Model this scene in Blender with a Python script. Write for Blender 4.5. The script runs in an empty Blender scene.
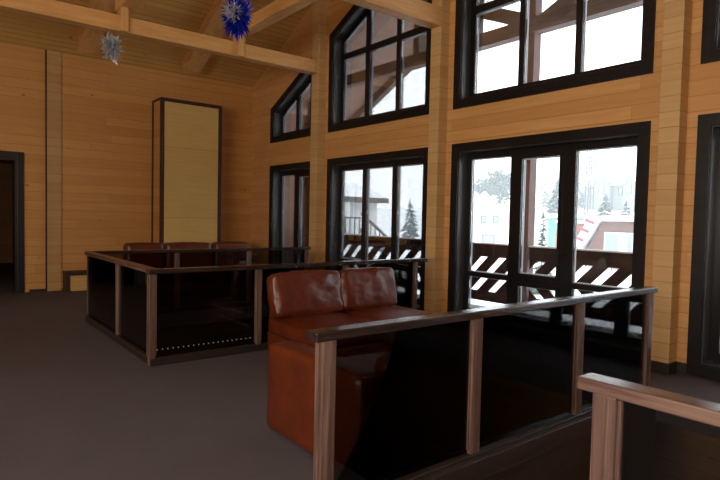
import bpy, bmesh, math, random
from mathutils import Vector, Matrix, noise

# ------------------------------------------------------------------ camera, world, lights, exposure
scene = bpy.context.scene
COL = scene.collection
cam_d = bpy.data.cameras.new('camera'); cam = bpy.data.objects.new('camera', cam_d); COL.objects.link(cam)
_r = Vector((0.78510577, -0.61899164, 0.02140728)); _u = Vector((0.00907869, 0.04606106, 0.99889737))
_f = Vector((0.61929517, 0.78404574, -0.04178244))
cam.matrix_world = Matrix(((_r.x, _u.x, -_f.x, 0), (_r.y, _u.y, -_f.y, 0), (_r.z, _u.z, -_f.z, 1.55), (0, 0, 0, 1)))
cam_d.sensor_width = 36; cam_d.lens = 555.18 / 720 * 36; cam_d.clip_start = 0.05; cam_d.clip_end = 500
scene.camera = cam

world = bpy.data.worlds.new('overcast_sky'); scene.world = world; world.use_nodes = True
bg = world.node_tree.nodes['Background']
bg.inputs['Color'].default_value = (0.93, 0.97, 1.0, 1); bg.inputs['Strength'].default_value = 3.7

def area(name, loc, target, sx, sy, power, col):
    l = bpy.data.lights.new(name, 'AREA'); l.shape = 'RECTANGLE'; l.size = sx; l.size_y = sy
    l.energy = power; l.color = col
    o = bpy.data.objects.new(name, l); COL.objects.link(o); o.location = loc
    o.rotation_euler = (Vector(target) - Vector(loc)).to_track_quat('-Z', 'Y').to_euler()
    return o
area('far_side_fill_light', (-5.7, 3.0, 2.4), (6, 5.5, 1.6), 9.0, 2.6, 640, (1.0, 0.90, 0.78))  # unseen fill light added for room ambience; the left wall has no window
fl = bpy.data.lights.new('camera_flash', 'POINT'); fl.energy = 200; fl.shadow_soft_size = 0.06; fl.color = (1, 0.93, 0.85)
flo = bpy.data.objects.new('camera_flash', fl); COL.objects.link(flo); flo.location = (0.0, -0.02, 1.72)

scene.view_settings.view_transform = 'Standard'; scene.view_settings.look = 'None'
scene.view_settings.gamma = 1; scene.view_settings.use_curve_mapping = False
scene.view_settings.exposure = 0.0
scene.cycles.use_denoising = True
scene.cycles.max_bounces = 8; scene.cycles.volume_bounces = 3; scene.cycles.transparent_max_bounces = 16

# ------------------------------------------------------------------ materials
def nt(name):
    m = bpy.data.materials.new(name); m.use_nodes = True
    t = m.node_tree; b = t.nodes['Principled BSDF']
    return m, t, b
def N(t, k, **kw):
    n = t.nodes.new(k)
    for a, v in kw.items(): setattr(n, a, v)
    return n
def M(t, op, a, b=None, c=None):
    n = N(t, 'ShaderNodeMath', operation=op)
    for i, v in enumerate((a, b, c)):
        if v is None: continue
        if isinstance(v, (int, float)): n.inputs[i].default_value = v
        else: t.links.new(v, n.inputs[i])
    return n.outputs[0]
def MIX(t, f, a, b, mode='MIX'):
    n = N(t, 'ShaderNodeMix', data_type='RGBA', blend_type=mode)
    for s, v in ((n.inputs[0], f), (n.inputs[6], a), (n.inputs[7], b)):
        if isinstance(v, (int, float)): s.default_value = v
        elif isinstance(v, tuple): s.default_value = (*v[:3], 1)
        else: t.links.new(v, s)
    return n.outputs[2]
def ramp(t, f, a, b):
    n = N(t, 'ShaderNodeMapRange', clamp=True); n.inputs[1].default_value = a; n.inputs[2].default_value = b
    t.links.new(f, n.inputs[0]); return n.outputs[0]
def comb(t, x, y, z):
    n = N(t, 'ShaderNodeCombineXYZ')
    for i, v in enumerate((x, y, z)):
        if isinstance(v, (int, float)): n.inputs[i].default_value = v
        else: t.links.new(v, n.inputs[i])
    return n.outputs[0]
def noise_n(t, vec, scale, detail=3, rough=.55):
    n = N(t, 'ShaderNodeTexNoise'); n.inputs['Scale'].default_value = scale
    n.inputs['Detail'].default_value = detail; n.inputs['Roughness'].default_value = rough
    t.links.new(vec, n.inputs['Vector']); return n.outputs['Fac']
def xyz(t):
    c = N(t, 'ShaderNodeTexCoord'); s = N(t, 'ShaderNodeSeparateXYZ'); t.links.new(c.outputs['Object'], s.inputs[0])
    return c.outputs['Object'], s.outputs[0], s.outputs[1], s.outputs[2]

def boards(name, ca, cb, pitch, pax, lax, seam=0.03, knots=True, rough=0.5, seamdark=0.3, length=3.1, seam_bump=0.3):
    """Timber boards: pax = axis across the boards, lax = axis along them."""
    m, t, b = nt(name); v, X, Y, Z = xyz(t); ax = {'X': X, 'Y': Y, 'Z': Z}
    p = M(t, 'DIVIDE', ax[pax], pitch); fl_ = M(t, 'FLOOR', p); fr = M(t, 'FRACT', p)
    seam_m = ramp(t, M(t, 'ABSOLUTE', M(t, 'SUBTRACT', fr, 0.5)), 0.5 - seam, 0.5 - seam * .3)
    wn = N(t, 'ShaderNodeTexWhiteNoise', noise_dimensions='1D'); t.links.new(fl_, wn.inputs['W'])
    lp = M(t, 'ADD', M(t, 'DIVIDE', ax[lax], length), M(t, 'MULTIPLY', wn.outputs[0], 7.3))
    seg = M(t, 'FLOOR', lp)
    wn2 = N(t, 'ShaderNodeTexWhiteNoise', noise_dimensions='2D'); t.links.new(comb(t, fl_, seg, 0), wn2.inputs['Vector'])
    joint = ramp(t, M(t, 'ABSOLUTE', M(t, 'SUBTRACT', M(t, 'FRACT', lp), 0.5)), 0.4985, 0.4995)
    rnd = wn2.outputs[0]
    gv = comb(t, M(t, 'ADD', M(t, 'MULTIPLY', ax[lax], 0.9), M(t, 'MULTIPLY', rnd, 40)), M(t, 'MULTIPLY', ax[pax], 16), M(t, 'MULTIPLY', rnd, 9))
    grain = noise_n(t, gv, 1.6, 5, .6)
    big = noise_n(t, v, 0.35, 2)
    col = MIX(t, ramp(t, grain, .3, .7), ca, cb)
    col = MIX(t, M(t, 'MULTIPLY', M(t, 'SUBTRACT', 1, rnd), .42), col, tuple(c * k for c, k in zip(ca, (.74, .66, .58))))
    col = MIX(t, M(t, 'MULTIPLY', ramp(t, big, .4, .7), .25), col, tuple(c * k for c, k in zip(ca, (.8, .72, .6))))
    if knots:
        vo = N(t, 'ShaderNodeTexVoronoi'); vo.inputs['Scale'].default_value = 1.0
        t.links.new(comb(t, M(t, 'MULTIPLY', ax[lax], 1.7), M(t, 'MULTIPLY', ax[pax], 2.9), rnd), vo.inputs['Vector'])
        k = M(t, 'SUBTRACT', 1, ramp(t, vo.outputs['Distance'], .035, .07))
        col = MIX(t, M(t, 'MULTIPLY', k, .75), col, tuple(c * k_ for c, k_ in zip(ca, (.4, .28, .2))))
    sm = M(t, 'MAXIMUM', seam_m, M(t, 'MULTIPLY', joint, .7))
    col = MIX(t, M(t, 'MULTIPLY', sm, M(t, 'MULTIPLY', M(t, 'ADD', .35, rnd), 1 - seamdark)), col, tuple(c * .4 for c in ca))
    t.links.new(col, b.inputs['Base Color']); b.inputs['Roughness'].default_value = rough
    b.inputs['Specular IOR Level'].default_value = 0.3
    bp = N(t, 'ShaderNodeBump'); bp.inputs['Strength'].default_value = seam_bump; bp.inputs['Distance'].default_value = .012
    t.links.new(M(t, 'ADD', M(t, 'SUBTRACT', 1, seam_m), M(t, 'MULTIPLY', grain, .12)), bp.inputs['Height'])
    t.links.new(bp.outputs[0], b.inputs['Normal'])
    return m

def timber(name, ca, cb, axis, rough=.45, spec=.4, k=14, worn=None):
    """Solid timber with grain along one axis."""
    m, t, b = nt(name); v, X, Y, Z = xyz(t)
    s = {'X': (1, k, k), 'Y': (k, 1, k), 'Z': (k, k, 1)}[axis]
    gv = comb(t, M(t, 'MULTIPLY', X, s[0]), M(t, 'MULTIPLY', Y, s[1]), M(t, 'MULTIPLY', Z, s[2]))
    g = noise_n(t, gv, 1.8, 6, .65)
    col = MIX(t, ramp(t, g, .32, .68), ca, cb)
    if worn:
        w = noise_n(t, gv, .6, 5, .7); col = MIX(t, M(t, 'MULTIPLY', ramp(t, w, .5, .66), .8), col, worn)
    t.links.new(col, b.inputs['Base Color']); b.inputs['Roughness'].default_value = rough
    b.inputs['Specular IOR Level'].default_value = spec
    bp = N(t, 'ShaderNodeBump'); bp.inputs['Strength'].default_value = .35; bp.inputs['Distance'].default_value = .004
    t.links.new(g, bp.inputs['Height']); t.links.new(bp.outputs[0], b.inputs['Normal'])
    return m

def plain(name, c, rough=.6, metal=0, spec=.4, var=.12, scale=5, bump=0):
    m, t, b = nt(name); v, X, Y, Z = xyz(t)
    g = noise_n(t, v, scale, 4)
    col = MIX(t, g, tuple(x * (1 - var) for x in c), tuple(min(1, x * (1 + var)) for x in c))
    t.links.new(col, b.inputs['Base Color']); b.inputs['Roughness'].default_value = rough
    b.inputs['Metallic'].default_value = metal; b.inputs['Specular IOR Level'].default_value = spec
    if bump:
        bp = N(t, 'ShaderNodeBump'); bp.inputs['Strength'].default_value = .5; bp.inputs['Distance'].default_value = bump
        t.links.new(g, bp.inputs['Height']); t.links.new(bp.outputs[0], b.inputs['Normal'])
    return m

def glass(name, tint, gloss_rough=.01, k=1.0):
    m = bpy.data.materials.new(name); m.use_nodes = True; t = m.node_tree; t.nodes.clear()
    out = N(t, 'ShaderNodeOutputMaterial'); tr = N(t, 'ShaderNodeBsdfTransparent'); tr.inputs[0].default_value = (*tint, 1)
    gl = N(t, 'ShaderNodeBsdfGlossy'); gl.inputs['Roughness'].default_value = gloss_rough
    fr = N(t, 'ShaderNodeFresnel'); fr.inputs[0].default_value = 1.45
    mx = N(t, 'ShaderNodeMixShader'); t.links.new(M(t, 'MULTIPLY', fr.outputs[0], k), mx.inputs[0])
    t.links.new(tr.outputs[0], mx.inputs[1]); t.links.new(gl.outputs[0], mx.inputs[2]); t.links.new(mx.outputs[0], out.inputs[0])
    return m

PA, PB = (.60, .315, .110), (.70, .40, .155)
mt = {}
mt['wall_y'] = boards('pine_boards_window_wall', PA, PB, .158, 'Z', 'Y')
mt['wall_x'] = boards('pine_boards_back_wall', (.54, .275, .085), (.63, .345, .115), .172, 'Z', 'X')
mt['ceil'] = boards('pine_boards_ceiling', (.60, .345, .105), (.70, .43, .15), .115, 'Y', 'X', seam=.07, seamdark=.25, knots=True, length=3.6)
mt['post_z'] = boards('pine_log_ends', (.60, .39, .17), (.68, .46, .22), .158, 'Z', 'X', seam=.03, length=50, knots=False)
mt['post_back'] = boards('pine_log_ends_back', (.47, .285, .115), (.54, .34, .145), .172, 'Z', 'X', seam=.03, length=50, knots=False)
mt['beam_x'] = timber('pine_beam_lengthwise', PA, PB, 'X', .5, .3, 10, (.5, .26, .09))
mt['beam_y'] = timber('pine_beam_crosswise', PA, PB, 'Y', .5, .3, 10, (.5, .26, .09))
mt['beam_z'] = timber('pine_beam_upright', PA, PB, 'Z', .5, .3, 10, (.5, .26, .09))
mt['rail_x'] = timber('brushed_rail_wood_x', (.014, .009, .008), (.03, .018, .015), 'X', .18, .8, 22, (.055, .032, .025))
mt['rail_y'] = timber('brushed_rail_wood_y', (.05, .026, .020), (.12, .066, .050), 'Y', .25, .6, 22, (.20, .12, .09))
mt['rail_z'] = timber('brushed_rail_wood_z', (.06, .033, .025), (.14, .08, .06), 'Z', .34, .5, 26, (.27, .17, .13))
mt['kerb'] = timber('dark_kerb_wood', (.014, .009, .007), (.035, .022, .017), 'X', .4, .4, 14)
mt['black'] = plain('black_window_wood', (.008, .008, .010), .38, 0, .4, .3, 9)
mt['casing'] = timber('black_stained_casing', (.006, .006, .007), (.013, .011, .011), 'Y', .4, .3, 8)
mt['sash'] = plain('dark_grey_sash', (.008, .008, .009), .3, 0, .5, .1)
mt['reveal'] = plain('grey_black_reveal', (.035, .038, .042), .35, 0, .5, .1)
mt['bead'] = plain('pale_glazing_bead', (.5, .52, .55), .4)
mt['metal'] = plain('brushed_metal', (.35, .34, .33), .3, 1)
mt['trim'] = timber('dark_brown_trim', (.035, .018, .012), (.06, .03, .02), 'Z', .5, .3)
mt['ply'] = boards('pale_plywood', (.56, .365, .115), (.64, .43, .15), 1.45, 'Z', 'X', seam=.004, knots=False, rough=.55, length=50)
mt['glass'] = glass('window_glass', (.95, .97, .98), .01, .8)
mt['tint'] = glass('tinted_rail_glass', (.47, .45, .44), .02, 1.0)
mt['floor'] = plain('dark_carpet', (.094, .086, .096), .75, 0, .25, .15, 3.5, .004)
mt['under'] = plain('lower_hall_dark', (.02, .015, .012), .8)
mt['slab'] = timber('stair_edge_wood', (.018, .011, .009), (.04, .026, .02), 'X', .45)
mt['skirt'] = plain('dark_skirting', (.03, .02, .015), .5)
mt['snow'] = plain('snow', (.85, .88, .92), .8, 0, .2, .04, 1.2, .03)
mt['deckwood'] = plain('frosted_deck_boards', (.17, .18, .19), .7, 0, .3, .25, 4)
mt['dark_out'] = timber('dark_brown_outdoor_wood', (.040, .022, .018), (.07, .042, .035), 'Y', .7, .2)
mt['post_out'] = timber('red_brown_outdoor_post', (.15, .10, .095), (.20, .14, .13), 'Z', .7, .2)
mt['grey_out'] = timber('grey_brown_truss_wood', (.13, .105, .10), (.19, .155, .15), 'Y', .7, .2)
mt['pink'] = boards('pinkish_outdoor_boards_wall', (.36, .20, .155), (.44, .26, .21), .19, 'Z', 'X', knots=False, length=4)
mt['soffit'] = boards('pinkish_outdoor_boards_roof', (.40, .25, .20), (.48, .32, .27), .19, 'Y', 'X', knots=False, length=4)

def leather(name, a, b2):
    m, t, b = nt(name); v, X, Y, Z = xyz(t)
    g = noise_n(t, v, 4.5, 5, .6); col = MIX(t, ramp(t, g, .3, .7), a, b2)
    t.links.new(col, b.inputs['Base Color']); b.inputs['Roughness'].default_value = .34
    b.inputs['Specular IOR Level'].default_value = .55
    vo = N(t, 'ShaderNodeTexVoronoi'); vo.inputs['Scale'].default_value = 260; t.links.new(v, vo.inputs['Vector'])
    wr = noise_n(t, v, 7, 4, .6)
    bp = N(t, 'ShaderNodeBump'); bp.inputs['Strength'].default_value = .35; bp.inputs['Distance'].default_value = .02
    t.links.new(M(t, 'ADD', wr, M(t, 'MULTIPLY', vo.outputs['Distance'], .02)), bp.inputs['Height'])
    t.links.new(bp.outputs[0], b.inputs['Normal'])
    return m
mt['leather'] = leather('red_brown_leather', (.074, .0125, .003), (.125, .021, .004))

# ------------------------------------------------------------------ helpers
def link(name, bm, mat, parent=None, smooth=False, origin=None):
    me = bpy.data.meshes.new(name)
    bmesh.ops.recalc_face_normals(bm, faces=bm.faces)
    bm.to_mesh(me); bm.free()
    mats = mat if isinstance(mat, (list, tuple)) else [mat]
    for x in mats: me.materials.append(mt[x])
    if smooth:
        for p in me.polygons: p.use_smooth = True
    o = bpy.data.objects.new(name, me); COL.objects.link(o)
    if parent: o.parent = parent; o.matrix_parent_inverse = Matrix.Translation(-Vector(parent.location))
    return o
def tag(o, label=None, cat=None, group=None, kind=None):
    if label: o['label'] = label
    if cat: o['category'] = cat
    if group: o['group'] = group
    if kind: o['kind'] = kind
    return o
def empty(name, loc, label, cat, group=None, kind=None):
    o = bpy.data.objects.new(name, None); COL.objects.link(o); o.location = loc; o.empty_display_size = .1
    return tag(o, label, cat, group, kind)
def box(bm, x0, x1, y0, y1, z0, z1, bev=0, mi=0):
    g = bmesh.ops.create_cube(bm, size=1)
    for v in g['verts']:
        v.co = Vector((x0 + (v.co.x + .5) * (x1 - x0), y0 + (v.co.y + .5) * (y1 - y0), z0 + (v.co.z + .5) * (z1 - z0)))
    fs = {f for v in g['verts'] for f in v.link_faces}
    for f in fs: f.material_index = mi
    if bev:
        es = {e for v in g['verts'] for e in v.link_edges}
        bmesh.ops.bevel(bm, geom=list(es), offset=bev, segments=2, profile=.5, affect='EDGES')
    return bm
def B(*a, **k): return box(bmesh.new(), *a, **k)
def prism(bm, poly, axis, a, b, mi=0):
    """extrude a 2D polygon along an axis; axis X: poly in (y,z); Y: (x,z); Z: (x,y)"""
    def P(p, d): return {'X': (d, p[0], p[1]), 'Y': (p[0], d, p[1]), 'Z': (p[0], p[1], d)}[axis]
    va = [bm.verts.new(P(p, a)) for p in poly]; vb = [bm.verts.new(P(p, b)) for p in poly]
    n = len(poly); fs = [bm.faces.new(va), bm.faces.new(vb[::-1])]
    for i in range(n): fs.append(bm.faces.new((va[i], vb[i], vb[(i + 1) % n], va[(i + 1) % n])))
    for f in fs: f.material_index = mi
    return bm
def inset(poly, d):
    """inset a convex polygon; d = one distance or one per edge"""
    n = len(poly); d = d if isinstance(d, (list, tuple)) else [d] * n
    A = sum(poly[i][0] * poly[(i + 1) % n][1] - poly[(i + 1) % n][0] * poly[i][1] for i in range(n))
    s = 1 if A > 0 else -1; L = []
    for i in range(n):
        (x0, y0), (x1, y1) = poly[i], poly[(i + 1) % n]; l = math.hypot(x1 - x0, y1 - y0)
        nx, ny = -(y1 - y0) / l * s, (x1 - x0) / l * s
        L.append((nx, ny, nx * x0 + ny * y0 + d[i]))
    out = []
    for i in range(n):
        a, b, c = L[i - 1]; e, f, g = L[i]; D = a * f - b * e
        out.append(((c * f - b * g) / D, (a * g - c * e) / D))
    return out
def ring(bm, outer, inner, x0, x1, mi=0):
    n = len(outer)
    for i in range(n):
        j = (i + 1) % n
        q = [outer[i], outer[j], inner[j], inner[i]]
        prism(bm, q, 'X', x0, x1, mi)
    return bm
def clip(poly, axis, val, keep_less):
    out = []; n = len(poly)
    for i in range(n):
        a, b = poly[i], poly[(i + 1) % n]
        ia = (a[axis] <= val) == keep_less; ib = (b[axis] <= val) == keep_less
        if ia: out.append(a)
        if ia != ib:
            t = (val - a[axis]) / (b[axis] - a[axis]); out.append((a[0] + t * (b[0] - a[0]), a[1] + t * (b[1] - a[1])))
    return out
def cyl(bm, p, q, r, n=10, r2=None):
    p, q = Vector(p), Vector(q); d = q - p
    g = bmesh.ops.create_cone(bm, cap_ends=True, segments=n, radius1=r, radius2=r if r2 is None else r2, depth=d.length)
    mat = Matrix.Translation((p + q) / 2) @ d.to_track_quat('Z', 'Y').to_matrix().to_4x4()
    bmesh.ops.transform(bm, matrix=mat, verts=g['verts']); return bm
def beam(bm, p, q, w, h, mi=0):
    """rectangular bar p->q; w sideways, h upwards-ish"""
    p, q = Vector(p), Vector(q); d = (q - p).normalized()
    up = Vector((0, 0, 1)) if abs(d.z) < .95 else Vector((1, 0, 0))
    s = d.cross(up).normalized(); u = s.cross(d)
    vs = [bm.verts.new(c + s * a * w / 2 + u * b * h / 2) for c in (p, q) for a, b in ((-1, -1), (1, -1), (1, 1), (-1, 1))]
    for f in ((0, 1, 2, 3), (7, 6, 5, 4), (0, 4, 5, 1), (1, 5, 6, 2), (2, 6, 7, 3), (3, 7, 4, 0)):
        bm.faces.new([vs[i] for i in f]).material_index = mi
    return bm

# ------------------------------------------------------------------ the hall
XW, YB, XL, YS = 6.164, 12.0, -6.0, -3.56       # window wall, back wall, far left, rear
YR = 4.22; S = .485; Z0 = 4.55                  # ridge line
ceilz = lambda y: Z0 + S * ((YB - y) if y > YR else (y - YS))
T = .25
CAS = 2.645; UB = 3.153
wcols = [(9.35, 11.09), (6.10, 8.84), (2.80, 5.635), (-.41, 2.33), (-2.65, -.91)]
def top_line(y): return 3.93 + .487 * ((11.03 - y) if y > YR else (y - (2 * YR - 11.03)))

# floor with the two openings
FL = bmesh.new()
V1 = (1.92, 5.6, 5.70, 8.50)      # atrium x0,x1,y0,y1
V2 = (2.05, 5.15, -1.6, 2.20)     # stairwell
xs = sorted({XL, V1[0], V1[1], V2[0], V2[1], XW + T}); ys = sorted({YS, V1[2], V1[3], V2[2], V2[3], YB})
for i in range(len(xs) - 1):
    for j in range(len(ys) - 1):
        cx, cy = (xs[i] + xs[i + 1]) / 2, (ys[j] + ys[j + 1]) / 2
        if any(v[0] < cx < v[1] and v[2] < cy < v[3] for v in (V1, V2)): continue
        box(FL, xs[i], xs[i + 1], ys[j], ys[j + 1], -.22, 0)
bmesh.ops.remove_doubles(FL, verts=FL.verts, dist=1e-4)
tag(link('floor', FL, 'floor'), 'dark brown carpeted floor of the upper hall', 'floor', kind='structure')
LO = bmesh.new()
box(LO, XL, XW + T, YS, YB, -3.3, -3.2)
for (a, b, c, d) in (V1, V2):
    pass
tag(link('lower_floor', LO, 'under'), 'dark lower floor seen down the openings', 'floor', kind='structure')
LW = bmesh.new()
box(LW, XL - T, XL, YS, YB, -3.3, -.22); box(LW, XW, XW + T, YS, YB, -3.3, -.22)
box(LW, XL - T, XW + T, YS - T, YS, -3.3, -.22); box(LW, XL - T, XW + T, YB, YB + T, -3.3, -.22)
tag(link('wall_lower', LW, 'wall_y'), 'lower hall walls below the upper floor', 'wall', kind='structure')

# window wall
WR = bmesh.new()
edges = [YS] + [e for c in sorted(wcols) for e in c] + [YB]
for i in range(0, len(edges), 2):
    a, b = edges[i], edges[i + 1]
    poly = [(a, 0), (b, 0), (b, ceilz(b))] + ([(YR, ceilz(YR))] if a < YR < b else []) + [(a, ceilz(a))]
    prism(WR, poly, 'X', XW, XW + T)
def upper_poly(a, b):
    if a < YR < b: zz = 6.6; k = .487; return [(a, UB), (b, UB), (b, zz), (YR, zz + k * (b - YR)), (a, zz)]
    if a > YR:
        return [(a, UB), (b, UB), (b, top_line(b)), (a, top_line(a))]
    return [(b, UB), (b, top_line(b)), (a, top_line(a)), (a, UB)][::-1]
for a, b in wcols:
    box(WR, XW, XW + T, a, b, CAS, UB)
    up = upper_poly(a, b)
    tops = [p for p in up if p[1] > UB + .01]; tops.sort()
    lid = [(y, ceilz(y)) for y, _ in tops][::-1]
    for k in range(len(tops) - 1):
        (y0, z0), (y1, z1) = tops[k], tops[k + 1]
        prism(WR, [(y0, z0), (y1, z1), (y1, ceilz(y1)), (y0, ceilz(y0))], 'X', XW, XW + T)
tag(link('wall_right', WR, 'wall_y'), 'honey pine log wall holding the tall black windows', 'wall', kind='structure')

# back wall with doorway at the left
DX0, DX1, DZ = .15, 1.385, 2.49
WB = bmesh.new()
box(WB, XL, DX0, YB, YB + T, 0, Z0 + .3); box(WB, DX1, XW + T, YB, YB + T, 0, Z0 + .3); box(WB, DX0, DX1, YB, YB + T, DZ, Z0 + .3)
tag(link('wall_back', WB, 'wall_x'), 'pine board back wall with doorway and boxed chimney', 'wall', kind='structure')
WL = bmesh.new()
prism(WL, [(YS, 0), (YB, 0), (YB, ceilz(YB)), (YR, ceilz(YR)), (YS, Z0)], 'X', XL - T, XL)
tag(link('wall_left', WL, 'wall_y'), 'pine wall at the far left side', 'wall', kind='structure')
WS = B(XL, XW + T, YS - T, YS, 0, Z0)
tag(link('wall_rear', WS, 'wall_x'), 'pine wall behind the camera', 'wall', kind='structure')
CE = bmesh.new()
ro = 1.9
prism(CE, [(YB + .0, ceilz(YB)), (YR, ceilz(YR)), (YS, Z0), (YS, Z0 + .2), (YR, ceilz(YR) + .2), (YB, Z0 + .2)], 'X', XL, XW + T)
tag(link('ceiling', CE, 'ceil'), 'sloping pine board ceiling', 'ceiling', kind='structure')
# skirtings
SK = bmesh.new()
for a, b in [(edges[i], edges[i + 1]) for i in range(0, len(edges), 2)]: box(SK, XW - .02, XW, a, b, 0, .115)
tag(link('baseboard_right', SK, 'skirt'), 'dark skirting along the window wall', 'baseboard', kind='structure')
tag(link('baseboard_back', B(DX1 + .19, XW - .02, YB - .02, YB, 0, .05), 'skirt'), 'thin dark skirting along the back wall', 'baseboard', kind='structure')

# corridor behind the doorway
CO = bmesh.new()
box(CO, DX0 - 1.5, DX0 - 1.4, YB + T, 18.9, -.0, 2.9); box(CO, 3.4, 3.5, YB + T, 18.9, 0, 2.9)
box(CO, DX0 - 1.5, 3.5, 18.9, 19.0, 0, 2.9); box(CO, DX0 - 1.5, 3.5, YB + T, 19.0, 2.9, 3.0)
tag(link('wall_corridor', CO, 'wall_x'), 'dim board walls of the corridor through the doorway', 'wall', kind='structure')
tag(link('floor_corridor', B(DX0 - 1.5, 3.5, YB, 19.0, -.22, 0), 'floor'), 'dark corridor floor', 'floor', kind='structure')
D = empty('door_1', (DX0, YB, 0), 'black cased doorway in the back wall', 'doorway', kind='structure')
DC = bmesh.new()
box(DC, DX0 - .19, DX0, YB - .03, YB, 0, DZ + .12, .005); box(DC, DX1, DX1 + .11, YB - .03, YB, 0, DZ + .12, .005)
box(DC, DX0, DX1, YB - .03, YB, DZ, DZ + .12, .005)
link('door_casing', DC, 'black', D)
DJ = bmesh.new(); box(DJ, DX1 - .04, DX1, YB, YB + T, 0, DZ - .04); box(DJ, DX0, DX0 + .04, YB, YB + T, 0, DZ - .04); box(DJ, DX0, DX1, YB, YB + T, DZ - .04, DZ)
link('door_jamb', DJ, 'sash', D)

# windows --------------------------------------------------------------
GX = 6.36
def window(n, outline, vbars, hbars, label, door=None, bottom_low=False, fw=(.12, .10)):
    w = empty('window_%d' % n, (XW, outline[0][0], outline[0][1]), label, 'window', kind='structure')
    o1 = inset(outline, fw[0])
    link('window_casing', ring(bmesh.new(), outline, o1, XW - .03, XW - .001), 'casing', w)
    link('window_reveal', ring(bmesh.new(), outline, inset(outline, fw[0] + .012), XW - .001, GX - .03), 'reveal', w)
    o2 = inset(o1, fw[1])
    link('window_frame', ring(bmesh.new(), inset(outline, .01), o2, GX - .03, GX + .045), 'sash', w)
    cells = [o2]
    for y0, y1 in vbars:
        c = clip(clip(o2, 0, y1, True), 0, y0, False)
        link('mullion', prism(bmesh.new(), c, 'X', GX - .035, GX + .045), 'sash', w)
        nc = []
        for q in cells:
            lo = clip(q, 0, y0, True); hi = clip(q, 0, y1, False)
            nc += [k for k in (lo, hi) if len(k) > 2]
        cells = nc
    for hb in hbars:
        z0, z1 = hb
        nc = []
        for q in cells:
            if min(p[1] for p in q) < z0 and max(p[1] for p in q) > z1:
                c = clip(clip(q, 1, z1, True), 1, z0, False)
                link('transom', prism(bmesh.new(), c, 'X', GX - .03, GX + .04), 'sash', w)
                nc += [clip(q, 1, z0, True), clip(q, 1, z1, False)]
            else: nc.append(q)
        cells = nc
    for q in cells:
        if len(q) < 3: continue
        if door and door[0] - .05 < sum(p[0] for p in q) / len(q) < door[1] + .05:
            qi = inset(q, .05); link('door_sash', ring(bmesh.new(), q, qi, GX - .05, GX + .04), 'sash', w); q = qi
        link('bead', ring(bmesh.new(), q, inset(q, .012), GX + .012, GX + .03), 'bead', w)
        link('pane', prism(bmesh.new(), inset(q, .004), 'X', GX - .004, GX + .004), 'glass', w)
    if door:
        h = bmesh.new(); hy = door[2]
        box(h, GX - .07, GX - .05, hy - .018, hy + .018, 1.0, 1.2, .004); cyl(h, (GX - .075, hy, 1.12), (GX - .11, hy, 1.12), .01)
        cyl(h, (GX - .11, hy, 1.12), (GX - .11, hy - .11, 1.12), .01)
        link('handle', h, 'black', w)
    return w
def rect(a, b, z0, z1): return [(a, z0), (b, z0), (b, z1), (a, z1)]
zl = 0.02
vb = {0: [(10.17, 10.33)], 1: [(7.03, 7.15), (7.86, 7.97)], 2: [(3.755, 3.92), (4.58, 4.717)], 3: [(.48, .62), (1.33, 1.47)], 4: [(-1.85, -1.70)]}
vbu = {0: [(10.19, 10.31)], 1: [(7.02, 7.12), (7.83, 7.955)], 2: [(3.737, 3.825), (4.564, 4.651)], 3: [(.48, .6), (1.42, 1.54)], 4: [(-1.85, -1.73)]}
names = ['narrow black glazed door by the back corner', 'three pane black window behind the red leather sofa', 'large black window with middle door facing the railing',
         'black window at the right edge of the photo', 'narrow black window behind the camera']
unames = ['small slanted upper window by the back corner', 'upper window with slanted top over the sofa', 'wide upper window over the balcony door',
          'upper window at the right edge of the photo', 'slanted upper window behind the camera']
doors = {0: (9.6, 10.17, 10.15), 2: (3.92, 4.58, 3.95)}
tr = {0: (.74, .84), 1: (.655, .75), 2: (.715, .785), 3: (.655, .75), 4: (.655, .75)}
for i, (a, b) in enumerate(wcols):
    window(i + 1, rect(a, b, zl, CAS), vb[i], [tr[i]] if i != 0 else [], names[i], doors.get(i))
    window(i + 6, upper_poly(a, b), vbu[i], [(4.52, 4.63)] + ([(5.9, 6.0)] if i == 2 else []), unames[i])

# back wall details
BP = bmesh.new(); box(BP, 1.87, 2.11, YB - .035, YB, 0, ceilz(YB) + .0)
tag(link('trim_1', BP, 'post_back'), 'squared log post strip on the back wall', 'post', kind='structure')
BG = B(1.845, 1.868, YB - .04, YB, 0, Z0)
tag(link('trim_2', BG, 'trim'), 'thin dark vertical bead beside the wall post', 'trim', kind='structure')

# pillars of the window wall
pill = [((8.97, 9.20), 'pine pillar left of the three pane window carrying the far beam'),
        ((5.77, 5.97), 'pine pillar between the sofa window and the balcony door window'),
        ((2.44, 2.64), 'thick pine pillar at the right beside the railing end'),
        ((-.83, -.62), 'pine pillar beyond the right edge')]
for (a, b), lb in pill:
    P = empty('wall_pillar', (5.98, a, 0), lb, 'pillar')
    s = bmesh.new(); box(s, 5.98, XW, a, b, .115, ceilz((a + b) / 2) - .05, .006); link('shaft', s, 'post_z', P)
    s = bmesh.new(); box(s, 5.96, XW, a - .015, b + .015, 0, .115, .004); link('plinth', s, 'skirt', P)

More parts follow.
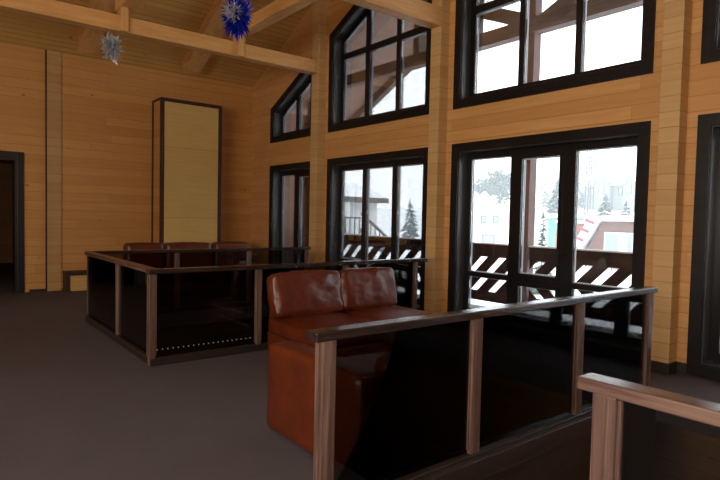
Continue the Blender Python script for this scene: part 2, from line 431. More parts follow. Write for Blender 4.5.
# roof timbers
def single(name, bm, mat, label, cat, group=None, smooth=False):
    return tag(link(name, bm, mat, smooth=smooth), label, cat, group)
single('purlin_beam', B(XL, 5.98, 8.98, 9.18, 4.28, 4.52, .008), 'beam_x', 'long pine purlin beam farthest back, with the silver tinsel below it', 'beam')
single('purlin_beam', B(XL, 5.98, 5.77, 5.97, 4.36, 4.63, .008), 'beam_x', 'nearer pine purlin beam landing on the pillar beside the balcony door window', 'beam')
single('purlin_beam', B(XL, 5.98, 2.44, 2.64, 4.30, 4.58, .008), 'beam_x', 'pine purlin beam overhead above the photo frame', 'beam')
for (xa, xb), lb in (((2.37, 2.57), 'pine tie beam running overhead from the joint by the silver tinsel'), ((4.29, 4.49), 'pine tie beam running overhead from the joint by the blue tinsel')):
    Tt = empty('tie_beam', (xa, 9.2, 4.52), lb, 'beam')
    link('beam', B(xa, xb, -.8, 9.25, 4.635, 4.84, .008), 'beam_y', Tt)
    link('end_block', B(xa + .01, xa + .12, 8.93, 8.978, 4.28, 4.74, .004), 'beam_z', Tt)
    link('packer', B(xa + .02, xb - .02, 9.0, 9.16, 4.522, 4.633), 'beam_y', Tt)
for (xa, xb), lb in (((2.32, 2.64), 'sloping rafter on the ceiling left of the silver tinsel'), ((4.32, 4.68), 'sloping rafter on the ceiling behind the blue tinsel'),
                     ((.40, .62), 'sloping rafter at the top left corner of the photo'), ((-1.6, -1.38), 'sloping rafter beyond the left edge')):
    r = bmesh.new(); y0, y1 = YR + .2, 11.6
    prism(r, [(y1, ceilz(y1) - .005), (y1, ceilz(y1) - .14), (y1 - .06, ceilz(y1) - .21), (y0, ceilz(y0) - .24), (y0, ceilz(y0) - .005)], 'X', xa, xb)
    single('rafter', r, 'beam_y', lb, 'rafter')

# boxed chimney panel
CH = empty('chimney_box', (3.824, 11.45, 0), 'tall pale plywood chimney box with dark brown edge trim on back wall', 'chimney box')
cx0, cx1, cy0, cz = 3.824, 5.14, 11.45, 3.89
link('box_body', B(cx0 + .01, cx1 - .01, cy0 + .01, YB - .02, 0, cz - .01), 'wall_x', CH)
link('front_panel', B(cx0 + .05, cx1 - .05, cy0 - .002, cy0 + .008, .0, cz - .06), 'ply', CH)
e = bmesh.new(); w = .075
box(e, cx0 - .005, cx0 + w, cy0 - .012, cy0 + .03, 0, cz); box(e, cx1 - w, cx1 + .005, cy0 - .012, cy0 + .03, 0, cz)
box(e, cx0 + w, cx1 - w, cy0 - .012, cy0 + .03, cz - w, cz)
link('front_trim', e, 'trim', CH)
e = bmesh.new(); box(e, cx0 - .005, cx0 + .03, YB - .09, YB - .02, 0, cz); box(e, cx0 - .005, cx0 + .03, cy0 + .03, YB - .09, cz - .05, cz)
box(e, cx1 - .03, cx1 + .005, YB - .06, YB - .02, 0, cz)
link('side_trim', e, 'trim', CH)

# low pale boxing left of the railing
LC = empty('low_box', (2.14, 11.75, 0), 'low pale panel box with dark brown frame at the foot of the back wall', 'box')
link('panel', B(2.17, 3.80, 11.77, YB - .02, 0, .36), 'ply', LC)
e = bmesh.new(); box(e, 2.14, 2.22, 11.75, 11.79, 0, .38); box(e, 2.22, 3.80, 11.75, 11.79, .30, .38); box(e, 2.14, 2.17, 11.79, YB - .02, 0, .38); box(e, 2.17, 3.8, 11.79, YB - .02, .36, .38)
link('frame', e, 'trim', LC)

# ------------------------------------------------------------------ glass railings
RH = .98
def railing(name, label, p, q, posts, loc, start=None, zoff=.0, kerb_mat='kerb', hw=.10, pw=.082):
    """axis aligned railing p->q (2D), posts = coordinates along it"""
    ax = 'X' if abs(q[0] - p[0]) > abs(q[1] - p[1]) else 'Y'
    R = empty(name, (p[0], p[1], 0), label, 'railing')
    c = p[1] if ax == 'X' else p[0]
    a, b = (min(p[0], q[0]), max(p[0], q[0])) if ax == 'X' else (min(p[1], q[1]), max(p[1], q[1]))
    def bx(u0, u1, v0, v1, z0, z1, bev=0):
        return B(u0, u1, c + v0, c + v1, z0, z1, bev=bev) if ax == 'X' else B(c + v0, c + v1, u0, u1, z0, z1, bev=bev)
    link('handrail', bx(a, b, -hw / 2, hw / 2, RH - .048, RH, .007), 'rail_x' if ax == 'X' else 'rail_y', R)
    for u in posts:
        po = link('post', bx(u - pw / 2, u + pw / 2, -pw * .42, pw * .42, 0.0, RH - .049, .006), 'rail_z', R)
        link('glazing_strip', bx(u - pw / 2 - .012, u + pw / 2 + .012, -.016, .016, .10, RH - .06), 'rail_z', po)
    link('bottom_rail', bx(a + .02, b - .02, -.045, .045, 0.0, .075, .006), kerb_mat, R)
    ps = sorted(posts)
    for u, v in zip(ps[:-1], ps[1:]):
        link('glass_panel', bx(u + pw / 2 + .002, v - pw / 2 - .002, -.005, .005, .08, RH - .05), 'tint', R)
    return R
railing('glass_railing', 'nearest long tinted glass railing between camera and red leather sofa', (1.50, 2.27), (5.16, 2.27), (1.59, 2.73, 3.935, 5.08), None)
railing('glass_railing', 'railing at the lower right corner with only its end post showing', (1.945, 1.09), (1.945, -1.5), (.99, -.1, -1.3), None)
railing('glass_railing', 'tinted glass railing directly behind the leather sofa', (1.765, 5.65), (5.70, 5.65), (1.81, 3.0, 4.23, 5.46), None, pw=.064)
railing('glass_railing', 'farthest tinted glass railing in front of the back wall sofas', (1.83, 8.56), (5.58, 8.56), (1.88, 3.12, 4.36, 5.52), None, pw=.064)
railing('glass_railing', 'short tinted glass railing at the left, pointing to the back wall', (1.84, 5.705), (1.84, 8.505), (6.98,), None, pw=.064)
RC = [o for o in COL.objects if o.name.startswith('glass_railing')][-1]
for y0, y1 in ((5.70, 6.94), (7.02, 8.50)):
    link('glass_panel', B(1.835, 1.845, y0, y1, .08, RH - .05), 'tint', RC)

# beaded light string lying on the bottom rail of the sofa railing
LS = empty('light_string', (1.9, 5.76, .1), 'dotted string of tiny lights behind the corner glass panel', 'light string')
mt['bulb'] = plain('pale_bulbs', (.8, .78, .72), .3)
_pb = mt['bulb'].node_tree.nodes['Principled BSDF']; _pb.inputs['Emission Color'].default_value = (1, .95, .85, 1); _pb.inputs['Emission Strength'].default_value = .7
b_ = bmesh.new(); cyl(b_, (1.87, 5.725, .135), (2.94, 5.725, .135), .004, 6); link('cable', b_, 'black', LS)
b_ = bmesh.new(); bmesh.ops.create_icosphere(b_, subdivisions=1, radius=.008)
bulb = link('bulb', b_, 'bulb', LS); bulb.matrix_parent_inverse = Matrix(); bulb.location = (0, -.035, .035)
for k in range(1, 20):
    c = bulb.copy(); c.location = (k * .0555, -.035, .035); COL.objects.link(c); c.parent = LS
LS.location = (1.89, 5.76, .10)

# stairwell lining and stairs
SE = bmesh.new()
box(SE, 1.55, V2[1] + .04, 2.175, 2.224, -.075, .06, .005); box(SE, V2[0], V2[1], 2.19, 2.20, -3.2, -.075)
tag(link('trim_3', SE, 'slab'), 'dark wooden edge of the floor opening below the nearest railing', 'trim', kind='structure')
ST = empty('staircase', (2.05, 1.1, -3.2), 'dark staircase going down between the two near railings', 'stairs')
for k in range(13):
    x = 2.1 + k * .27; z = -.18 * (k + 1) - .1
    link('tread', B(x, x + .3, 1.12, 2.16, z - .04, z, .004), 'slab', ST)
s = bmesh.new(); beam(s, (2.1, 1.09, -.42), (5.6, 1.09, -2.75), .04, .28); link('stringer', s, 'kerb', ST)

# ------------------------------------------------------------------ leather sofas
def feet(par, xs_, ys_, h):
    for x in xs_:
        for y in ys_: link('foot', cyl(bmesh.new(), (x, y, 0), (x, y, h), .025), 'black', par)
def soft(x0, x1, y0, y1, z0, z1, r=.07, puff=.02, seed=0, wr=.006, n=14):
    bm = bmesh.new(); bmesh.ops.create_cube(bm, size=2); bmesh.ops.subdivide_edges(bm, edges=bm.edges[:], cuts=n, use_grid_fill=True)
    h = Vector(((x1 - x0) / 2, (y1 - y0) / 2, (z1 - z0) / 2)); c = Vector(((x1 + x0) / 2, (y1 + y0) / 2, (z1 + z0) / 2))
    r = min(r, min(h) * .95)
    for v in bm.verts:
        u = v.co.copy(); p = Vector((u.x * h.x, u.y * h.y, u.z * h.z))
        core = Vector([max(-h[i] + r, min(h[i] - r, p[i])) for i in range(3)])
        d = p - core
        nrm = d.normalized() if d.length > 1e-6 else Vector((0, 0, 0))
        if d.length > 1e-6: p = core + nrm * r
        b = 1.0
        fx, fy, fz = (1 - u.x ** 2), (1 - u.y ** 2), (1 - u.z ** 2)
        p += Vector((u.x * fy * fz if abs(u.x) > .98 else 0, u.y * fx * fz if abs(u.y) > .98 else 0, u.z * fx * fy if abs(u.z) > .98 else 0)) * puff * 1.6
        q = Vector((p.x * 6, p.y * 6, p.z * 6 + seed * 7.3))
        w = noise.noise(q) * wr + noise.noise(q * 2.7) * wr * .5
        p += nrm * w if d.length > 1e-6 else Vector((0, 0, w))
        v.co = p + c
    return bm
# sofa behind: two back cushions, seat, low side
SF = empty('leather_sofa', (2.95, 4.4, 0), 'red brown leather sofa with two back cushions, standing against the glass railing', 'sofa')
link('sofa_base', soft(3.0, 4.72, 4.35, 5.45, .03, .27, .04, .004, 1), 'leather', SF, True)
link('seat_cushion', soft(2.95, 3.84, 4.33, 5.36, .25, .44, .06, .02, 2), 'leather', SF, True)
link('seat_cushion', soft(3.845, 4.74, 4.33, 5.36, .25, .44, .06, .02, 3), 'leather', SF, True)
link('backrest', soft(3.06, 4.66, 5.38, 5.52, .10, .78, .05, .004, 4), 'leather', SF, True)
for (a, b), s in (((2.93, 3.80), 5), ((3.815, 4.63), 6)):
    c = soft(a, b, -.10, .10, 0, .46, .04, .020, s, .014, 24)
    bmesh.ops.transform(c, matrix=Matrix.Translation((0, 5.16, .455)) @ Matrix.Rotation(math.radians(-12), 4, 'X'), verts=c.verts)
    link('back_cushion', c, 'leather', SF, True)
feet(SF, (3.1, 4.62), (4.45, 5.35), .05)
# near sofa: its arm end shows as the bright block left of the first post
SN = empty('leather_sofa', (1.95, 2.5, 0), 'orange brown leather sofa end right behind the first railing post', 'sofa')
link('armrest', soft(1.935, 2.15, 2.42, 3.51, .02, .635, .035, .006, 7, .004), 'leather', SN, True)
link('sofa_base', soft(2.155, 3.95, 2.50, 3.47, .03, .25, .03, .003, 8), 'leather', SN, True)
link('seat_cushion', soft(2.16, 3.07, 2.62, 3.50, .24, .44, .06, .02, 9), 'leather', SN, True)
link('seat_cushion', soft(3.08, 3.95, 2.62, 3.50, .24, .44, .06, .02, 10), 'leather', SN, True)
link('backrest', soft(2.155, 3.95, 2.40, 2.60, .10, .72, .07, .006, 11), 'leather', SN, True)
feet(SN, (2.05, 3.85), (2.55, 3.4), .05)
# three seats by the back wall
for (a, b, dz), lb, s in (((3.08, 3.78, 0), 'dark red leather seat by the back wall, leftmost of three, left of the chimney box', 12),
                   ((3.85, 4.80, 0.0), 'dark red leather seat in front of the chimney box, middle of three', 13),
                   ((4.88, 5.66, 0.0), 'dark red leather seat by the back wall, rightmost of three, at the chimney box corner', 14)):
    G = empty('armless_sofa', (a, 10.4, 0), lb, 'sofa')
    link('seat_base', soft(a, b, 10.38, 11.30, .04, .26, .04, .004, s), 'leather', G, True)
    link('seat_cushion', soft(a, b, 10.36, 11.05, .25, .44, .06, .02, s + .3), 'leather', G, True)
    link('backrest', soft(a, b, 11.08, 11.40, .05, .935, .06, .012, s + .6), 'leather', G, True)
    feet(G, (a + .08, b - .08), (10.45, 11.3), .06)

# ------------------------------------------------------------------ tinsel bursts
def foil(name, c, rough=.25):
    m, t, b = nt(name); b.inputs['Base Color'].default_value = (*c, 1); b.inputs['Metallic'].default_value = .65; b.inputs['Roughness'].default_value = rough
    return m
mt['silver'] = foil('silver_foil', (.85, .87, .9)); mt['blue'] = foil('blue_foil', (.04, .10, .85))
def burst(rx, rz, n, seed, w=.006, c=(0, 0, 0), down=0):
    rd = random.Random(seed); bm = bmesh.new(); c = Vector(c)
    for i in range(n):
        d = Vector((rd.gauss(0, 1), rd.gauss(0, 1), rd.gauss(0, 1) - down)).normalized()
        L = rd.uniform(.55, 1.05)
        tip = Vector((d.x * rx, d.y * rx, d.z * rz)) * L
        s = d.cross(Vector((rd.gauss(0, 1), rd.gauss(0, 1), rd.gauss(0, 1)))).normalized() * w
        st = c + tip * rd.uniform(.05, .4) + Vector((rd.gauss(0, .02), rd.gauss(0, .02), rd.gauss(0, .03)))
        mid = st.lerp(c + tip, .55) + s * rd.uniform(-1.5, 1.5)
        vs = [bm.verts.new(p) for p in (st - s, st + s, mid + s, c + tip, mid - s)]
        bm.faces.new(vs)
    bmesh.ops.solidify(bm, geom=bm.faces[:], thickness=.0006)
    return bm
TS = empty('tinsel_ornament', (2.20, 8.70, 3.93), 'silver tinsel burst hanging under the far beam at the left', 'decoration')
o = link('tinsel', burst(.18, .26, 330, 1, .013), 'silver', TS); o.matrix_parent_inverse = Matrix()
s = bmesh.new(); cyl(s, (2.20, 8.70, 4.0), (2.30, 8.955, 4.30), .003, 6); link('string', s, 'metal', TS)
TB = empty('tinsel_ornament', (3.44, 7.20, 4.30), 'blue and silver tinsel burst hanging at the top of the photo', 'decoration')
o = link('tinsel', burst(.25, .36, 520, 2, .014, (0, 0, -.02), .35), 'blue', TB); o.matrix_parent_inverse = Matrix()
o = link('silver_center', burst(.17, .17, 200, 3, .013, (-.09, -.07, .0)), 'silver', TB); o.matrix_parent_inverse = Matrix()
s = bmesh.new(); cyl(s, (3.44, 7.20, 4.35), (3.44, 7.20, ceilz(7.2) - .002), .003, 6); link('string', s, 'metal', TB)

# ------------------------------------------------------------------ balcony
tag(link('balcony_floor', B(XW + T, 8.0, YS, 12.3, -.2, -.02), 'deckwood'), 'frosted grey boards of the covered balcony', 'deck', kind='structure')
tag(link('wall_outside', B(XW + T, 8.25, 12.3, 12.5, -.2, 4.15), 'pink'), 'pinkish board wall at the end of the balcony', 'wall', kind='structure')
RF = bmesh.new()
def rz(y): return Z0 + S * ((YB - y) if y > YR else (y - YS))
prism(RF, [(14.4, rz(14.4)), (YR, rz(YR)), (-6, rz(-6)), (-6, rz(-6) + .25), (YR, rz(YR) + .25), (14.4, rz(14.4) + .25)], 'X', XW + T, 9.6)
tag(link('roof_overhang', RF, 'soffit'), 'boarded underside of the roof over the balcony', 'roof', kind='structure')
RS = bmesh.new(); prism(RS, [(14.5, rz(14.5) + .26), (YR, rz(YR) + .26), (-6, rz(-6) + .26), (-6, rz(-6) + .55), (YR, rz(YR) + .55), (14.5, rz(14.5) + .55)], 'X', XL, 9.6)
tag(link('roof_snow', RS, 'snow'), 'thick snow lying on the roof', 'snow', kind='structure')
DT = empty('porch_truss', (7.9, 5.48, 0), 'grey brown timber roof truss on red brown posts outside the windows', 'truss')
link('chord', B(7.80, 8.0, -4.5, 12.28, 4.60, 4.84), 'grey_out', DT)
for y in (5.56, 12.15, -1.6): link('post', B(7.84, 8.02, y - .095, y + .095, -.2, 4.6 if y != 5.56 else rz(y)), 'post_out', DT)
for a, b in (((7.9, 5.45, 4.75), (7.9, 9.0, 6.3)), ((7.9, 5.45, 4.70), (7.9, 2.4, 6.1)), ((7.9, 6.75, 4.84), (7.9, 6.75, 7.05)), ((7.9, 8.2, 4.84), (7.9, 8.2, 6.4))):
    s = bmesh.new(); beam(s, a, b, .16, .22); link('brace', s, 'grey_out', DT)
s = bmesh.new()
prism(s, [(13.6, rz(13.6) - .22), (YR, rz(YR) - .22), (-5, rz(-5) - .22), (-5, rz(-5)), (YR, rz(YR)), (13.6, rz(13.6))], 'X', 9.42, 9.58)
link('verge_board', s, 'grey_out', DT)
# balustrade sections with diagonal gaps
def balustrade(y0, y1, mode, label):
    Q = empty('balcony_railing', (7.9, y0, -.02), label, 'railing')
    link('top_board', B(7.86, 7.92, y0, y1, .89, 1.11), 'dark_out', Q)
    link('snow_cap', B(7.83, 7.95, y0, y1, 1.11, 1.135, .008), 'snow', Q)
    link('bottom_board', B(7.86, 7.92, y0, y1, .10, .27), 'dark_out', Q)
    for yy in (y0 + .05, y1 - .05): link('foot', cyl(bmesh.new(), (7.89, yy, -.02), (7.89, yy, .1), .03), 'dark_out', Q)
    P = .40; wd = .235
    def slat(ya, za, yb, zb):
        # parallelogram with horizontal width wd, clipped to section
        poly = [(ya, za), (ya + wd, za), (yb + wd, zb), (yb, zb)]
        poly = clip(clip(poly, 0, y1, True), 0, y0, False)
        if len(poly) > 2 and max(p[0] for p in poly) - min(p[0] for p in poly) > .03:
            link('slat', prism(bmesh.new(), poly, 'X', 7.875, 7.905), 'dark_out', Q)
    if mode == 'slash':
        y = y0 - .8
        while y < y1 + .2: slat(y + .62, .27, y, .89); y += P
    else:
        y = y0 - .6
        while y < y1 + .2:
            slat(y + .31, .58, y, .89); slat(y, .27, y + .31, .58); y += P
        link('middle_board', B(7.87, 7.91, y0, y1, .55, .61), 'dark_out', Q)
balustrade(5.67, 7.4, 'slash', 'balcony railing panel with slanted boards left of the outdoor post')
balustrade(2.3, 5.44, 'chevron', 'balcony railing panel with chevron boards right of the outdoor post')
balustrade(7.46, 12.03, 'chevron', 'balcony railing panel seen through the window behind the sofa')
balustrade(-1.46, 2.24, 'chevron', 'balcony railing panel at the right edge of the photo')

# ------------------------------------------------------------------ outdoors
G = bmesh.new()
def gz(x, y):
    t = max(0, min(1, (x - 12) / 14)); t = t * t * (3 - 2 * t); w = max(0, min(1, (x - 42) / 32)); w = w * w * (3 - 2 * w)
    return -4.2 + t * 3.0 + w * 4.4 + noise.noise(Vector((x * .08, y * .08, 1))) * .5 + max(0, x - 78) * .02
nx, ny = 60, 70
gv = [[G.verts.new((8.3 + (i / nx) ** 1.5 * 190, -20 + j * 3.0, gz(8.3 + (i / nx) ** 1.5 * 190, -20 + j * 3.0))) for j in range(ny)] for i in range(nx)]
for i in range(nx - 1):
    for j in range(ny - 1): G.faces.new((gv[i][j], gv[i + 1][j], gv[i + 1][j + 1], gv[i][j + 1]))
tag(link('snowy_ground', G, 'snow', smooth=True), 'snow covered hillside outside', 'ground', kind='structure')

mt['white_wall'] = plain('white_plaster', (.75, .8, .8), .8)
mt['brown_wall'] = boards('brown_clapboard', (.17, .09, .075), (.22, .12, .10), .2, 'Z', 'Y', knots=False, length=20)
mt['teal'] = plain('teal_paint', (.14, .34, .26), .7)
mt['red'] = plain('red_metal_roof', (.50, .06, .09), .5)
mt['brick'] = plain('red_brown_brick', (.36, .14, .10), .8)
mt['pane_out'] = plain('dull_outdoor_glass', (.30, .36, .38), .25, 0, .5)
mt['white_frame'] = plain('white_frame', (.78, .82, .82), .6)
mt['grey_house'] = plain('frosted_grey_walls', (.22, .24, .22), .8)
mt['roof_grey'] = plain('grey_roof_edge', (.12, .12, .13), .8)
def facade_window(par, x, y0, y1, z0, z1, fm='white_frame'):
    f = link('window', ring(bmesh.new(), rect(y0, y1, z0, z1), inset(rect(y0, y1, z0, z1), .07), x - .06, x), fm, par)
    link('pane', B(x - .03, x - .02, y0 + .07, y1 - .07, z0 + .07, z1 - .07), 'pane_out', f)
# white gabled house
H = empty('white_house', (40, 32.6, -1.3), 'white house with snowy gable roof seen in the left pane beside the balcony door', 'house')
link('walls', prism(bmesh.new(), [(30.6, -3), (34.6, -3), (34.6, 1.6), (32.6, 3.9), (30.6, 1.6)], 'X', 40, 47), 'white_wall', H)
for y1 in (30.3, 34.9):
    s = bmesh.new(); beam(s, (43.4, y1, 1.32), (43.4, 32.6, 4.05), 7.6, .16); link('roof_slope', s, 'snow', H)
facade_window(H, 39.99, 31.3, 31.8, 1.2, 1.9, 'roof_grey'); facade_window(H, 39.99, 32.35, 32.85, 1.2, 1.9, 'roof_grey'); facade_window(H, 39.99, 31.6, 32.7, -.9, .2, 'roof_grey')
H.rotation_euler.z = math.atan2(32.6, 40)
# brown building
H = empty('brown_building', (32, 12, -1.2), 'brown boarded building with white balcony door and snowy flat roof', 'building')
link('walls', prism(bmesh.new(), [(7, -3), (19.9, -3), (18.6, -.9), (17.1, 1.6), (7, 1.65)], 'X', 32, 42), 'brown_wall', H)
link('roof_snow', prism(bmesh.new(), [(6.8, 1.66), (17.1, 1.61), (17.3, 1.9), (6.8, 2.2)], 'X', 31.6, 42.5), 'snow', H)
s = bmesh.new(); beam(s, (32.0, 17.45, 1.75), (32.0, 19.6, -1.8), 1.0, .5); link('snowy_verge', s, 'snow', H)
s = bmesh.new()
for k in range(6):
    t = .08 + k * .15; beam(s, (31.46, 17.2 + 2.15 * t, 1.75 - 3.55 * t), (31.46, 17.75 + 2.15 * t, 1.95 - 3.55 * t), .06, .16)
link('red_rung', s, 'red', H)
facade_window(H, 31.99, 16.05, 16.95, -.35, .95); link('balcony_door', B(31.9, 31.98, 15.65, 16.0, -1.6, .95), 'white_frame', H)
facade_window(H, 31.99, 15.2, 15.62, -1.6, .95)
s = bmesh.new(); beam(s, (30.9, 8, -.2), (30.9, 18.0, -.2), .1, .1)
for k in range(26): beam(s, (30.9, 8.1 + k * .39, -.22), (30.9, 8.1 + k * .39, -1.3), .06, .06)
link('balcony_rail', s, 'brown_wall', H)
# red roofed building left of it
H = empty('red_roofed_house', (36, 19, -1.2), 'house with steep pinkish red roof left of the brown building', 'house')
link('walls', B(43, 47, 24.5, 27, -3, .2), 'brick', H)
link('roof', prism(bmesh.new(), [(23.3, -1.2), (26.2, -1.2), (25.6, 1.5), (23.5, 1.5)], 'X', 42.2, 48), 'red', H)
link('roof_snow', prism(bmesh.new(), [(23.4, 1.5), (25.7, 1.5), (25.5, 1.75), (23.5, 1.75)], 'X', 42.1, 48.3), 'snow', H)
s = bmesh.new()
for k in range(2): prism(s, [(24.4 + k * .6, -1.2), (24.6 + k * .6, -1.2), (24.5 + k * .5, 1.5), (24.35 + k * .5, 1.5)], 'X', 42.12, 42.2)
link('snow_strip', s, 'snow', H)
# small teal and brick houses
H = empty('teal_house', (38, 23.6, -1.2), 'small teal walled house behind the little spruce', 'house')
link('walls', B(38, 41, 23.5, 24.7, -3, 1.8), 'teal', H)
s = bmesh.new(); box(s, 37.8, 41.3, 23.3, 25.0, 1.8, 2.1, .1); link('roof_snow', s, 'snow', H)
H = empty('brick_house', (34, 20.7, -1.2), 'small reddish brick house with snow on its roof', 'house')
link('walls', prism(bmesh.new(), [(20.75, -3), (21.75, -3), (21.4, 1.4), (20.75, 1.4)], 'X', 34, 36.5), 'brick', H)
s = bmesh.new(); box(s, 33.8, 36.9, 20.6, 21.5, 1.4, 1.6, .08); link('roof_snow', s, 'snow', H)
facade_window(H, 33.99, 20.95, 21.25, .3, 1.0)
# mansion on the hill
H = empty('hill_mansion', (70, 36, 3), 'pale many gabled mansion on the snowy hill', 'house')
link('walls', B(70, 78, 32, 40.2, 1.0, 6.3), 'grey_house', H)
s = bmesh.new(); prism(s, [(31.6, 6.3), (40.6, 6.3), (39.2, 7.3), (33, 7.3)], 'X', 69.6, 78.4); link('roof_snow', s, 'snow', H)
for a, b, h in ((36.3, 38.4, 8.2), (33.1, 34.5, 7.4)):
    g_ = link('gable', prism(bmesh.new(), [(a, 1.0), (b, 1.0), (b, 6.8), ((a + b) / 2, h), (a, 6.8)], 'X', 69.2, 70), 'grey_house', H)
    s = bmesh.new(); m_ = (a + b) / 2
    beam(s, (69.6, a - .1, 6.7), (69.6, m_, h + .12), 1, .18); beam(s, (69.6, b + .1, 6.7), (69.6, m_, h + .12), 1, .18); link('gable_snow', s, 'snow', g_)
    facade_window(H, 69.19, m_ - .35, m_ + .35, 5.2, 6.5, 'roof_grey')
for y in (32.5, 35.0, 38.8, 39.5): facade_window(H, 69.99, y, y + .45, 5.0, 6.0, 'roof_grey')
# lattice mast
MA = bmesh.new(); mx, my = 60, 33.8
for a, b in ((-1, -1), (1, -1), (1, 1), (-1, 1)): beam(MA, (mx + a * .38, my + b * .38, -1.5), (mx + a * .25, my + b * .25, 14), .11, .11)
for k in range(20):
    z = -1.5 + k * .78
    for s_ in (-1, 1): beam(MA, (mx - .3, my - .33 * s_, z), (mx - .3, my + .33 * s_, z + .76), .05, .05)
mt['mast'] = plain('grey_steel', (.10, .11, .12), .6)
single('lattice_mast', MA, 'mast', 'slim grey lattice mast standing before the hill', 'mast')

# stair house outside the sofa window
H = empty('pale_pavilion', (14.3, 21, -4.2), 'pale snowy pavilion with outside stair seen through the window behind the sofa', 'building')
link('walls', B(15.2, 16.6, 19.8, 23.6, -4.6, 2.2), 'white_wall', H)
link('eave', B(14.3, 16.8, 19.2, 24.2, 2.2, 2.42), 'roof_grey', H)
link('roof_snow', prism(bmesh.new(), [(19.2, 2.42), (24.2, 2.42), (21.7, 3.2)], 'X', 14.2, 16.8), 'snow', H)
for y in (19.3, 21.0, 22.8): link('column', B(14.5, 14.65, y, y + .15, -4.6, 2.2), 'white_frame', H)
facade_window(H, 15.19, 20.0, 20.7, .6, 1.6, 'roof_grey'); facade_window(H, 15.19, 21.1, 21.8, .6, 1.6, 'roof_grey')
s = bmesh.new(); beam(s, (14.4, 18.2, 1.7), (14.4, 16.6, .8), .08, .1); beam(s, (14.4, 18.2, 1.0), (14.4, 16.6, .1), .1, .16)
for k in range(6): beam(s, (14.4, 18.1 - k * .28, 1.62 - k * .158), (14.4, 18.1 - k * .28, .95 - k * .158), .03, .03)
link('outside_stair', s, 'roof_grey', H)
s = bmesh.new(); beam(s, (14.4, 18.2, 1.5), (14.4, 22.4, 1.5), .06, .07); beam(s, (14.4, 18.2, .75), (14.4, 22.4, .75), .2, .12)
for k in range(12): beam(s, (14.4, 18.3 + k * .33, .8), (14.4, 18.3 + k * .33, 1.45), .04, .04)
link('gallery_rail', s, 'roof_grey', H)

# winter haze over the valley
hz = bpy.data.materials.new('valley_haze'); hz.use_nodes = True; hz.node_tree.nodes.clear()
_o = hz.node_tree.nodes.new('ShaderNodeOutputMaterial'); _v = hz.node_tree.nodes.new('ShaderNodeVolumeScatter')
_v.inputs['Density'].default_value = .0038; _v.inputs['Color'].default_value = (.96, .98, 1, 1); hz.node_tree.links.new(_v.outputs[0], _o.inputs['Volume'])
mt['haze'] = hz
tag(link('valley_haze', B(10.5, 130, -15, 110, -6, 24), 'haze'), 'pale winter haze lying over the snowy valley', 'haze', kind='stuff')
# trees
mt['spruce'] = plain('haze_paled_needles', (.07, .12, .10), .9, 0, .1, .5, 3)  # needle colour itself paled to stand in for haze and overexposure
mt['fir_far'] = plain('haze_paled_far_needles', (.08, .13, .13), .9, 0, .1, .4, 1)  # distant needles, haze tint put into the base colour
mt['bark'] = plain('grey_bark', (.12, .10, .09), .9)
def spruce(x, y, z, h, r, label, mat='spruce', seed=0, group=None, n=150):
    rd = random.Random(seed); Tt = empty('spruce_tree', (x, y, z), label, 'tree', group)
    f = bmesh.new()
    for i in range(n):
        t = rd.random() ** .8; zz = z + h * (.08 + .9 * t); L = r * (1 - t) ** .85 * rd.uniform(.7, 1.15) + .04 * h * .3
        a = rd.uniform(0, 6.283); ca, sa = math.cos(a), math.sin(a); w = L * .28 + .02
        p0 = Vector((x, y, zz + .05 * L)); p1 = Vector((x + ca * L, y + sa * L, zz - .32 * L)); m = p0.lerp(p1, .6); sd = Vector((-sa, ca, 0)) * w
        vs = [f.verts.new(q) for q in (p0, m - sd, p1, m + sd)]; top = f.verts.new(m + Vector((0, 0, w * .35)))
        bot = f.verts.new(m - Vector((0, 0, w * .35)))
        for k in range(4): f.faces.new((vs[k], vs[(k + 1) % 4], top)); f.faces.new((vs[(k + 1) % 4], vs[k], bot))
    link('foliage', f, mat, Tt)
    s = bmesh.new(); cyl(s, (x, y, z), (x, y, z + h * .98), .03 * h * .4, 8, .01); link('trunk', s, 'bark', Tt)
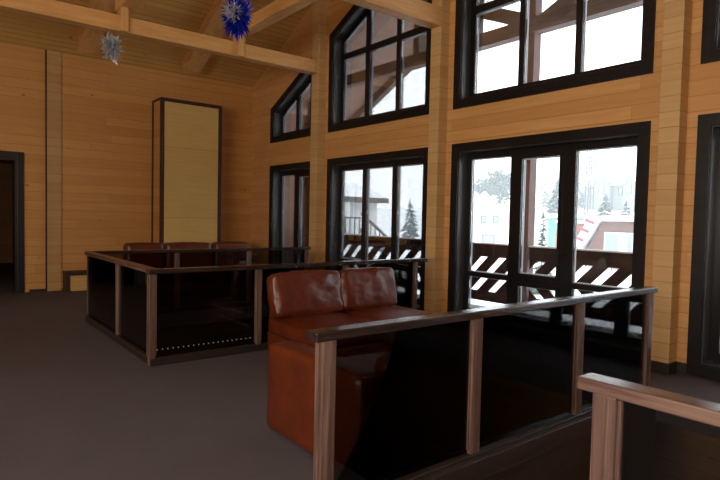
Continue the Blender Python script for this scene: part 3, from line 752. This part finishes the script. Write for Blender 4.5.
def leafy(x, y, z, h, r, label, seed=0, mat='spruce', group=None):
    rd = random.Random(seed); Tt = empty('pine_tree', (x, y, z), label, 'tree', group); f = bmesh.new()
    cl = [(Vector((x + rd.gauss(0, r * .45), y + rd.gauss(0, r * .45), z + h * rd.uniform(.45, .92))), r * rd.uniform(.3, .5)) for _ in range(12)]
    for c, rr in cl:
        for i in range(70):
            d = Vector((rd.gauss(0, 1), rd.gauss(0, 1), rd.gauss(0, .8))).normalized() * rr * rd.uniform(.5, 1.1)
            p = c + d; s = .16 * rr
            vs = [f.verts.new(p + Vector((rd.gauss(0, s), rd.gauss(0, s), rd.gauss(0, s)))) for _ in range(4)]
            for q in ((0, 1, 2), (0, 2, 3), (0, 3, 1), (1, 3, 2)): f.faces.new([vs[k] for k in q])
    link('foliage', f, mat, Tt)
    s = bmesh.new(); cyl(s, (x, y, z), (x, y, z + h * .8), .035 * h * .6, 8, .05)
    for c, rr in cl: cyl(s, (x, y, z + (c.z - z) * .6), c, .05, 5)
    link('trunk', s, 'bark', Tt)
gzz = lambda x, y: gz(x, y) - .1
leafy(65, 50.0, gzz(65, 50.0), 8.4 - gzz(65, 50.0), 3.0, 'bushy pine behind the white house roof, right one of the pair', 3)
leafy(68, 55.5, gzz(68, 55.5), 7.6 - gzz(68, 55.5), 2.2, 'bushy pine behind the white house ridge, left one of the pair', 4)
spruce(22, 14.55, -4.2, 6.3, .75, 'small slim spruce just right of the outdoor post', seed=5, n=220)
spruce(60, 38.0, gzz(60, 38.0), 6.8 - gzz(60, 38), 1.9, 'hazy spruce on the hill above the teal house', 'fir_far', 6, n=200)
spruce(40, 42.3, gzz(40, 42.3), 3.7 - gzz(40, 42.3), 1.4, 'hazy spruce in the right pane of the window behind the sofa', 'fir_far', 7)
spruce(55, 29.2, gzz(55, 29.2), 4.6, 1.6, 'haze-paled spruce right below the hill mansion', 'fir_far', 8)
spruce(50, 24.6, gzz(50, 24.6), 4.2, 1.5, 'haze-paled spruce at the right edge below the hill mansion', 'fir_far', 9)
for k in range(16):
    y = 30 + k * 2.1 + (k * 37 % 5) * .3; x = 84 + (k * 53 % 7)
    spruce(x, y, gzz(x, y), 6.0 + (k * 29 % 5) * .5, 1.7, 'haze-paled spruce in the row behind the hill mansion', 'fir_far', 20 + k, 'spruces in a row behind the mansion', n=90)
